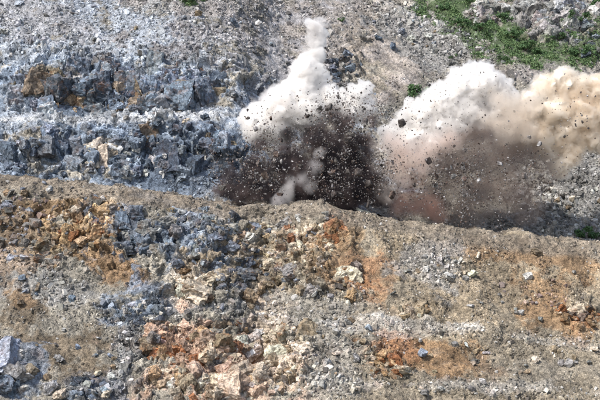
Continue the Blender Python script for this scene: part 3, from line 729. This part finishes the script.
for k, (x, y, w_, h_, lb) in enumerate([(463, 27, 3.2, 2.0, 'round shrub under the small pale crag'), (480, 30, 2.6, 1.6, 'shrub beside the gap under the small pale crag'), (510, 38, 2.4, 1.6, 'shrub in the middle of the green slope'),
        (525, 50, 3.0, 1.8, 'wide shrub near the lower end of the green slope'), (542, 56, 2.6, 1.6, 'shrub at the lowest tip of the green slope'), (560, 40, 2.2, 1.5, 'shrub at the foot of the large grey-white crag'),
        (580, 22, 3.0, 2.2, 'tall shrub beside the large grey-white crag'), (592, 55, 3.0, 1.8, 'shrub below the dark broken rock at the frame edge'), (575, 56, 2.6, 1.6, 'shrub between the green tip and the dark broken rock'),
        (445, 10, 2.2, 1.4, 'shrub at the upper end of the green slope'), (470, 3, 2.0, 1.3, 'shrub on top beside the small pale crag'), (505, 20, 2.4, 1.6, 'shrub in the cleft between the two crags'), (596, 8, 2.6, 2.0, 'shrub at the very top behind the large crag'), (190, 2, 2.6, 1.2, 'shrub peeping over the top above the cliff scree')]):
    shrub(x, y, w_, h_, lb, 420, 'shrubs on the green slope' if x > 300 else None, 'B')

# ------------------------------------------------------------------ blast: dust plumes
def world_at(px, py, Y):
    d = Y - CAMY
    return Vector(((px - 300) / FOC * d, Y, (200 - py) / FOC * d))

def lump_mesh(name, balls, grow, voxel, amp, seed, mat, squash=.8, fsc=(.32, .9), floor=None):
    bm = bmesh.new()
    for (px, py, r, Y) in balls:
        d = (Y - CAMY) / FOC
        rr = max(r * d * grow[0] + grow[1], r * d * .62)
        if rr <= .2 or (name == 'dense_core' and r < 14): continue
        bmesh.ops.create_icosphere(bm, subdivisions=3, radius=1, matrix=Matrix.Translation(world_at(px, py, Y)) @ Matrix.Diagonal((rr, rr * squash, rr, 1)))
    me = bpy.data.meshes.new(name); bm.to_mesh(me); bm.free()
    o = bpy.data.objects.new(name, me); col.objects.link(o)
    md = o.modifiers.new('r', 'REMESH'); md.mode = 'VOXEL'; md.voxel_size = voxel
    dg = bpy.context.evaluated_depsgraph_get()
    m2 = bpy.data.meshes.new_from_object(o.evaluated_get(dg))
    o.modifiers.clear(); o.data = m2; bpy.data.meshes.remove(me)
    n = len(m2.vertices); P_ = np.zeros(n * 3, np.float32); m2.vertices.foreach_get('co', P_); P_ = P_.reshape(-1, 3).astype(float)
    Nn = np.zeros(n * 3, np.float32); m2.vertices.foreach_get('normal', Nn); Nn = Nn.reshape(-1, 3)
    wq = P_ + np.stack([fbm(P_, .25, 2, seed + 60 + k) for k in range(3)], 1) * 1.0
    h = np.zeros(n)
    for k, (sc, a) in enumerate(((fsc[0], 1.0), (fsc[0] * 2.1, .7), (fsc[1] * 1.5, .55), (fsc[1] * 3.0, .34))):
        h += a * (0.55 - 1.7 * np.abs(perlin(wq * sc + k * 9.1, seed + k)))          # cauliflower billows
    P_ = P_ + Nn * (h * amp)[:, None]
    m2.vertices.foreach_set('co', P_.astype(np.float32).ravel()); m2.update()
    for p in m2.polygons: p.use_smooth = True
    m2.materials.clear(); m2.materials.append(mat); m2.name = name
    return o

def core_mat(name, c, c2, sc=.3):
    m, nt, b = new_mat(name)
    geo = N(nt, 'ShaderNodeNewGeometry')
    n = noise(nt, geo.outputs['Position'], sc, 4, .6)
    nt.links.new(mixc(nt, mul_range(nt, n.outputs[0], 0, 1, .35, .65), c, c2), b.inputs['Base Color'])
    b.inputs['Specular IOR Level'].default_value = 0; b.inputs['Roughness'].default_value = 1
    b.inputs['Sheen Weight'].default_value = 0
    return m

def vol_mat(name, c, dens, aniso=.2):
    m = bpy.data.materials.new(name); m.use_nodes = True; nt = m.node_tree
    nt.nodes.remove(nt.nodes['Principled BSDF'])
    pv = N(nt, 'ShaderNodeVolumePrincipled')
    pv.inputs['Density'].default_value = dens
    pv.inputs['Color'].default_value = (*c, 1); pv.inputs['Anisotropy'].default_value = aniso
    nt.links.new(pv.outputs[0], nt.nodes['Material Output'].inputs['Volume'])
    return m

def cloud_mat(name, c, c2, dens, balls, grow=1.25, sc=.3, aniso=0.0, warp=3.0, th=(.12, 1.0), nz=(.25, 1.6, .36, .64), csc=.16):
    """dust whose density fades out round a handful of puff centres"""
    m = bpy.data.materials.new(name); m.use_nodes = True; nt = m.node_tree
    nt.nodes.remove(nt.nodes['Principled BSDF'])
    pv = N(nt, 'ShaderNodeVolumePrincipled'); geo = N(nt, 'ShaderNodeNewGeometry')
    P = geo.outputs['Position']
    nw = noise(nt, P, sc, 4, .62)
    wv = N(nt, 'ShaderNodeVectorMath', operation='MULTIPLY_ADD'); wv.inputs[1].default_value = (warp, warp, warp)
    sb = N(nt, 'ShaderNodeVectorMath', operation='SUBTRACT'); sb.inputs[1].default_value = (.5, .5, .5)
    nt.links.new(nw.outputs[1], sb.inputs[0]); nt.links.new(sb.outputs[0], wv.inputs[0]); nt.links.new(P, wv.inputs[2])
    tot = None
    for (px, py, r, Y) in balls:
        d = N(nt, 'ShaderNodeVectorMath', operation='DISTANCE'); d.inputs[1].default_value = world_at(px, py, Y)
        nt.links.new(wv.outputs[0], d.inputs[0])
        rr = r * (Y - CAMY) / FOC * grow
        q = mul_range(nt, d.outputs['Value'], 1, 0, 0, rr)
        if tot is None: tot = q
        else:
            a = N(nt, 'ShaderNodeMath', operation='ADD'); nt.links.new(tot, a.inputs[0]); nt.links.new(q, a.inputs[1]); tot = a.outputs[0]
    dn = mul_range(nt, tot, 0, dens, *th)
    k = N(nt, 'ShaderNodeMath', operation='MULTIPLY'); nt.links.new(dn, k.inputs[0])
    nt.links.new(mul_range(nt, nw.outputs[0], *nz), k.inputs[1])
    nt.links.new(k.outputs[0], pv.inputs['Density'])
    n2 = noise(nt, P, csc, 3, .6)
    nt.links.new(mixc(nt, mul_range(nt, n2.outputs[0], 0, 1, .42, .58), c, c2), pv.inputs['Color'])
    pv.inputs['Anisotropy'].default_value = aniso
    nt.links.new(pv.outputs[0], nt.nodes['Material Output'].inputs['Volume'])
    m.cycles.volume_step_rate = .7
    return m

def plume_root(label):
    return tag(empty('dust_plume'), label, 'dust plume', 'dust plumes thrown up by the blast')

def plume(label, balls, cmat, vin, vcol, seed=0, amp=.9, core=(.78, -1.4), mid=(.93, -.1), grow=1.3):
    root = plume_root(label)
    lump_mesh('dense_core', balls, core, .26, amp, seed, cmat).parent = root
    lump_mesh('dust_body', balls, mid, .2, amp, seed, vin).parent = root
    lump_mesh('torn_veil', balls, (grow, .6), .45, .3, seed + 3, cloud_mat('veil_' + str(seed), vcol[0], vcol[1], 0.8, balls, grow, .7, .2, warp=3.0, th=(.10, .6), nz=(0.0, 1.6, .42, .60))).parent = root
    return root

def thin_plume(label, balls, c, c2, dens, seed, grow=1.3, sc=.3, warp=3.0, th=(.12, 1.0), csc=.16):
    root = plume_root(label)
    lump_mesh('thin_veil', balls, (grow, .5), .5, .3, seed, cloud_mat('dust_' + str(seed), c, c2, dens, balls, grow, sc, warp=warp, th=th, csc=csc)).parent = root
    return root

W = core_mat('white_dust', (.90, .88, .855), (.84, .81, .775))
Tn = core_mat('tan_dust', (.78, .68, .56), (.88, .82, .74), .2)
VW = vol_mat('white_dust_body', (.989, .976, .960), 1.35); VW2 = vol_mat('white_dust_veil', (.98, .97, .96), .35)
VT = vol_mat('tan_dust_body', (.968, .932, .878), 1.25); VT2 = vol_mat('tan_dust_veil', (.95, .90, .82), .32)

Y1 = 9
plume('white dust plume with a narrow tower rising above the dark blast', [(262, 121, 19, Y1), (255, 130, 13, Y1), (282, 108, 22, Y1), (276, 128, 18, Y1), (302, 90, 20, Y1 + 1), (308, 72, 15, Y1 + 1), (313, 55, 11, Y1 + 2), (316, 40, 10, Y1 + 2),
      (317, 28, 10, Y1 + 2), (321, 24, 7, Y1 + 2), (305, 112, 22, Y1), (326, 102, 17, Y1 + 1), (343, 104, 14, Y1 + 1), (358, 96, 13, Y1 + 1), (369, 106, 11, Y1 + 1), (322, 82, 9, Y1 + 1), (350, 112, 14, Y1 + 1), (292, 96, 14, Y1), (268, 108, 14, Y1), (252, 118, 11, Y1), (364, 88, 8, Y1 + 1)], W, VW, ((.97, .955, .94), (.93, .90, .875)), seed=5)
plume('billowing white dust plume in the middle of the blast', [(408, 122, 13, Y1), (396, 128, 10, Y1), (425, 115, 18, Y1), (446, 102, 20, Y1), (466, 88, 19, Y1), (484, 82, 17, Y1), (475, 74, 12, Y1), (498, 98, 13, Y1), (464, 110, 22, Y1), (440, 126, 18, Y1), (418, 138, 16, Y1), (490, 114, 16, Y1 + 1), (400, 144, 12, Y1), (480, 122, 17, Y1 + 1), (456, 130, 17, Y1), (432, 142, 14, Y1), (458, 82, 13, Y1), (482, 70, 10, Y1), (434, 98, 12, Y1), (500, 84, 11, Y1), (508, 100, 10, Y1), (414, 112, 12, Y1), (390, 134, 9, Y1)], W, VW, ((.97, .955, .94), (.93, .90, .875)), seed=15)
plume('tan dust plume drifting out at the end of the blast', [(508, 106, 13, Y1 + 1), (522, 118, 14, Y1 + 1), (534, 104, 14, Y1), (526, 140, 13, Y1), (620, 130, 20, Y1), (604, 140, 14, Y1), (548, 88, 15, Y1), (562, 84, 16, Y1), (578, 92, 18, Y1), (596, 92, 17, Y1), (612, 90, 18, Y1), (556, 110, 20, Y1), (582, 115, 24, Y1), (606, 115, 22, Y1), (540, 128, 15, Y1), (566, 136, 18, Y1), (590, 136, 14, Y1), (572, 148, 15, Y1), (568, 158, 13, Y1), (560, 168, 10, Y1), (545, 146, 13, Y1)], Tn, VT, ((.95, .89, .80), (.88, .78, .66)), seed=25)
thin_plume('dark brown dust column full of flying rock', [(222, 190, 11, 7), (230, 172, 8, 7), (242, 190, 17, 7), (256, 168, 13, 7), (262, 146, 7, 7), (270, 188, 20, 7), (284, 158, 15, 7), (292, 134, 9, 7), (304, 172, 22, 7), (314, 138, 14, 7), (330, 116, 9, 7), (336, 152, 22, 7),
      (346, 122, 10, 7), (340, 190, 26, 7), (362, 146, 14, 7), (372, 120, 7, 7), (366, 178, 19, 7), (380, 196, 14, 7), (300, 198, 22, 7)], (.07, .062, .07), (.21, .165, .16), 2.9, 35, 1.4, .5, 4.6, (.22, .95), .34)
thin_plume('thin grey-brown dust veil under the middle and tan plumes', [(440, 165, 26, Y1 - 1), (470, 150, 30, Y1 - 1), (505, 145, 28, Y1 - 1), (530, 160, 20, Y1 - 1), (500, 185, 30, Y1 - 1), (465, 200, 30, Y1 - 1), (525, 205, 22, Y1 - 1), (516, 112, 16, Y1 + 1), (545, 175, 16, Y1 - 1), (430, 205, 20, Y1 - 1)], (.29, .25, .24), (.44, .35, .30), .40, 45, 1.3, .35, 4.0, (.15, 1.0), .3)
thin_plume('pinkish dust puff low between the dark column and the brown veil', [(408, 168, 9, 4.5), (412, 190, 16, Y1 - 3), (428, 203, 16, Y1 - 3), (404, 207, 14, Y1 - 3), (440, 214, 11, Y1 - 3), (420, 178, 10, Y1 - 3)], (.62, .40, .33), (.52, .38, .34), .6, 55)
thin_plume('pale rosy dust haze trailing under the middle white plume', [(398, 146, 15, 5), (414, 156, 16, 5), (394, 166, 14, 5), (432, 146, 15, 5), (386, 138, 10, 5), (402, 182, 13, 5), (450, 140, 13, 5), (425, 170, 12, 5), (386, 192, 11, 5), (380, 168, 10, 5), (379, 148, 9, 5)], (.96, .88, .83), (.90, .78, .71), .66, 75, 1.3, .4, 3.6)
thin_plume('faint cream dust drifting between the middle white plume and the tan plume', [(502, 98, 15, 5), (518, 112, 17, 5), (534, 100, 14, 5), (510, 130, 16, 5), (530, 132, 13, 5), (490, 120, 13, 5)], (.96, .91, .85), (.92, .84, .75), .5, 85, 1.3, .45, 3.4)
thin_plume('small pale dust jet at the foot of the dark column', [(286, 194, 10, 2.5), (280, 202, 9, 2.5), (290, 184, 8, 3), (303, 178, 6, 3.5), (316, 168, 9, 4), (312, 186, 7, 3.5), (320, 152, 7, 4)], (.9, .87, .85), (.72, .69, .69), .8, 65)

# ------------------------------------------------------------------ blast: rock thrown into the air
SPR = [((305, 165), (42, 24), 4.2, 'small rock flying in the dark dust column'), ((345, 116), (26, 15), 4.6, 'small dark rock flying in front of the white plume beside the dark column'),
       ((350, 180), (24, 18), 3.0, 'small rock flying low beside the dark column'), ((430, 180), (24, 20), 2.0, 'small rock flying in the pinkish dust'), ((480, 175), (38, 26), 3.2, 'small rock flying in the grey-brown veil'),
       ((460, 105), (40, 22), .9, 'small dark rock flying in front of the middle white plume'), ((570, 110), (24, 24), .4, 'small dark rock flying in front of the tan plume'), ((240, 178), (16, 16), 1.4, 'small rock flying at the fringe of the dark dust near the blue cliff')]
rr_ = np.random.default_rng(5); random.seed(5)
JETS = []
for k in range(34):
    x0 = random.choice((random.uniform(232, 375), random.uniform(232, 375), random.uniform(405, 520)))
    c0 = 308 if x0 < 390 else 455
    JETS.append((x0, R((x0 - c0) * .42 + random.gauss(0, 9)), random.uniform(55, 125) if x0 < 390 else random.uniform(50, 95)))
def spray_spot():
    k = random.choices(range(len(SPR)), [q[2] for q in SPR])[0]
    (cx, cy_), (sx, sy), _, lb = SPR[k]
    jet = random.random() < .45
    while True:
        x = random.gauss(cx, sx); y = random.gauss(cy_, sy)
        if jet:
            x0, an, ln = random.choice(JETS); t = random.random() ** .75 * ln; wd = 1.2 + .045 * t
            x = x0 + math.sin(an) * t + random.gauss(0, wd)
            y = float(np.interp(x0, CREST[:, 0], CREST[:, 1])) - math.cos(an) * t + random.gauss(0, wd)
            lb = min(SPR, key=lambda q: ((q[0][0] - x) / q[1][0]) ** 2 + ((q[0][1] - y) / q[1][1]) ** 2)[3]
        Y = random.gauss(4, 2.2)
        yc = float(np.interp(x, CREST[:, 0], CREST[:, 1]))
        if y < yc - 1 and 208 < x < 606 and y > 62: break
    return world_at(x, y, max(1.0, Y)), lb
DARKC = [(.07, .06, .055), (.10, .09, .085), (.16, .145, .14), (.30, .285, .28), (.12, .085, .07)]
flown = defaultdict(list)
for k in range(300):
    p, lb = spray_spot()
    o = bpy.data.objects.new('flying_rock', random.choice(BLOCKS + SLABS)); col.objects.link(o)
    s = .24 * (4.6 ** (random.random() ** 2.6))
    o.location = p; o.rotation_euler = (random.random() * 6, random.random() * 6, random.random() * 6)
    o.scale = (s * random.uniform(.8, 1.4), s, s * random.uniform(.7, 1.2))
    cset = DARKC[:3] if 'dark rock' in lb else DARKC
    o.color = (*jit(random.choice(cset), .2), .1)
    tag(o, lb, 'flying rock', 'flying rocks: ' + lb); flown[lb].append((s, o))
for lb, ls in flown.items():                                     # the few that stand out by their size
    ls.sort(key=lambda q: -q[0])
    for k, wd in enumerate(('largest', 'second largest', 'third largest', 'fourth largest')[:max(1, min(4, len(ls) // 6))]):
        ls[k][1]['label'] = lb.replace('small ', wd + ' ')
n = 11000
me = bpy.data.meshes.new('blast_debris'); me.vertices.add(n)
pp = np.array([spray_spot()[0][:] for _ in range(n)], np.float32); me.vertices.foreach_set('co', pp.ravel())
s = .065 * (4.0 ** (rr_.random(n) ** 1.9))
for nm, ty, key, dat in (('rot', 'FLOAT_VECTOR', 'vector', rr_.random((n, 3)) * 6.28), ('scl', 'FLOAT_VECTOR', 'vector', s[:, None] * rr_.uniform(.7, 1.3, (n, 3))), ('idx', 'INT', 'value', None), ('col', 'FLOAT_COLOR', 'color', None)):
    A = me.attributes.new(nm, ty, 'POINT')
    if nm == 'idx': A.data.foreach_set(key, rr_.integers(0, 10, n).astype(np.int32))
    elif nm == 'col':
        cc_ = np.array(DARKC)[rr_.integers(0, 5, n)] * np.exp(rr_.normal(0, .25, (n, 1)))
        A.data.foreach_set(key, np.concatenate([cc_, np.ones((n, 1))], 1).astype(np.float32).ravel())
    else: A.data.foreach_set(key, dat.astype(np.float32).ravel())
o = bpy.data.objects.new('blast_debris', me); col.objects.link(o)
md = o.modifiers.new('scatter', 'NODES'); md.node_group = GN
tag(o, 'cloud of tiny rock chips thrown up by the blast', 'debris', kind='stuff')
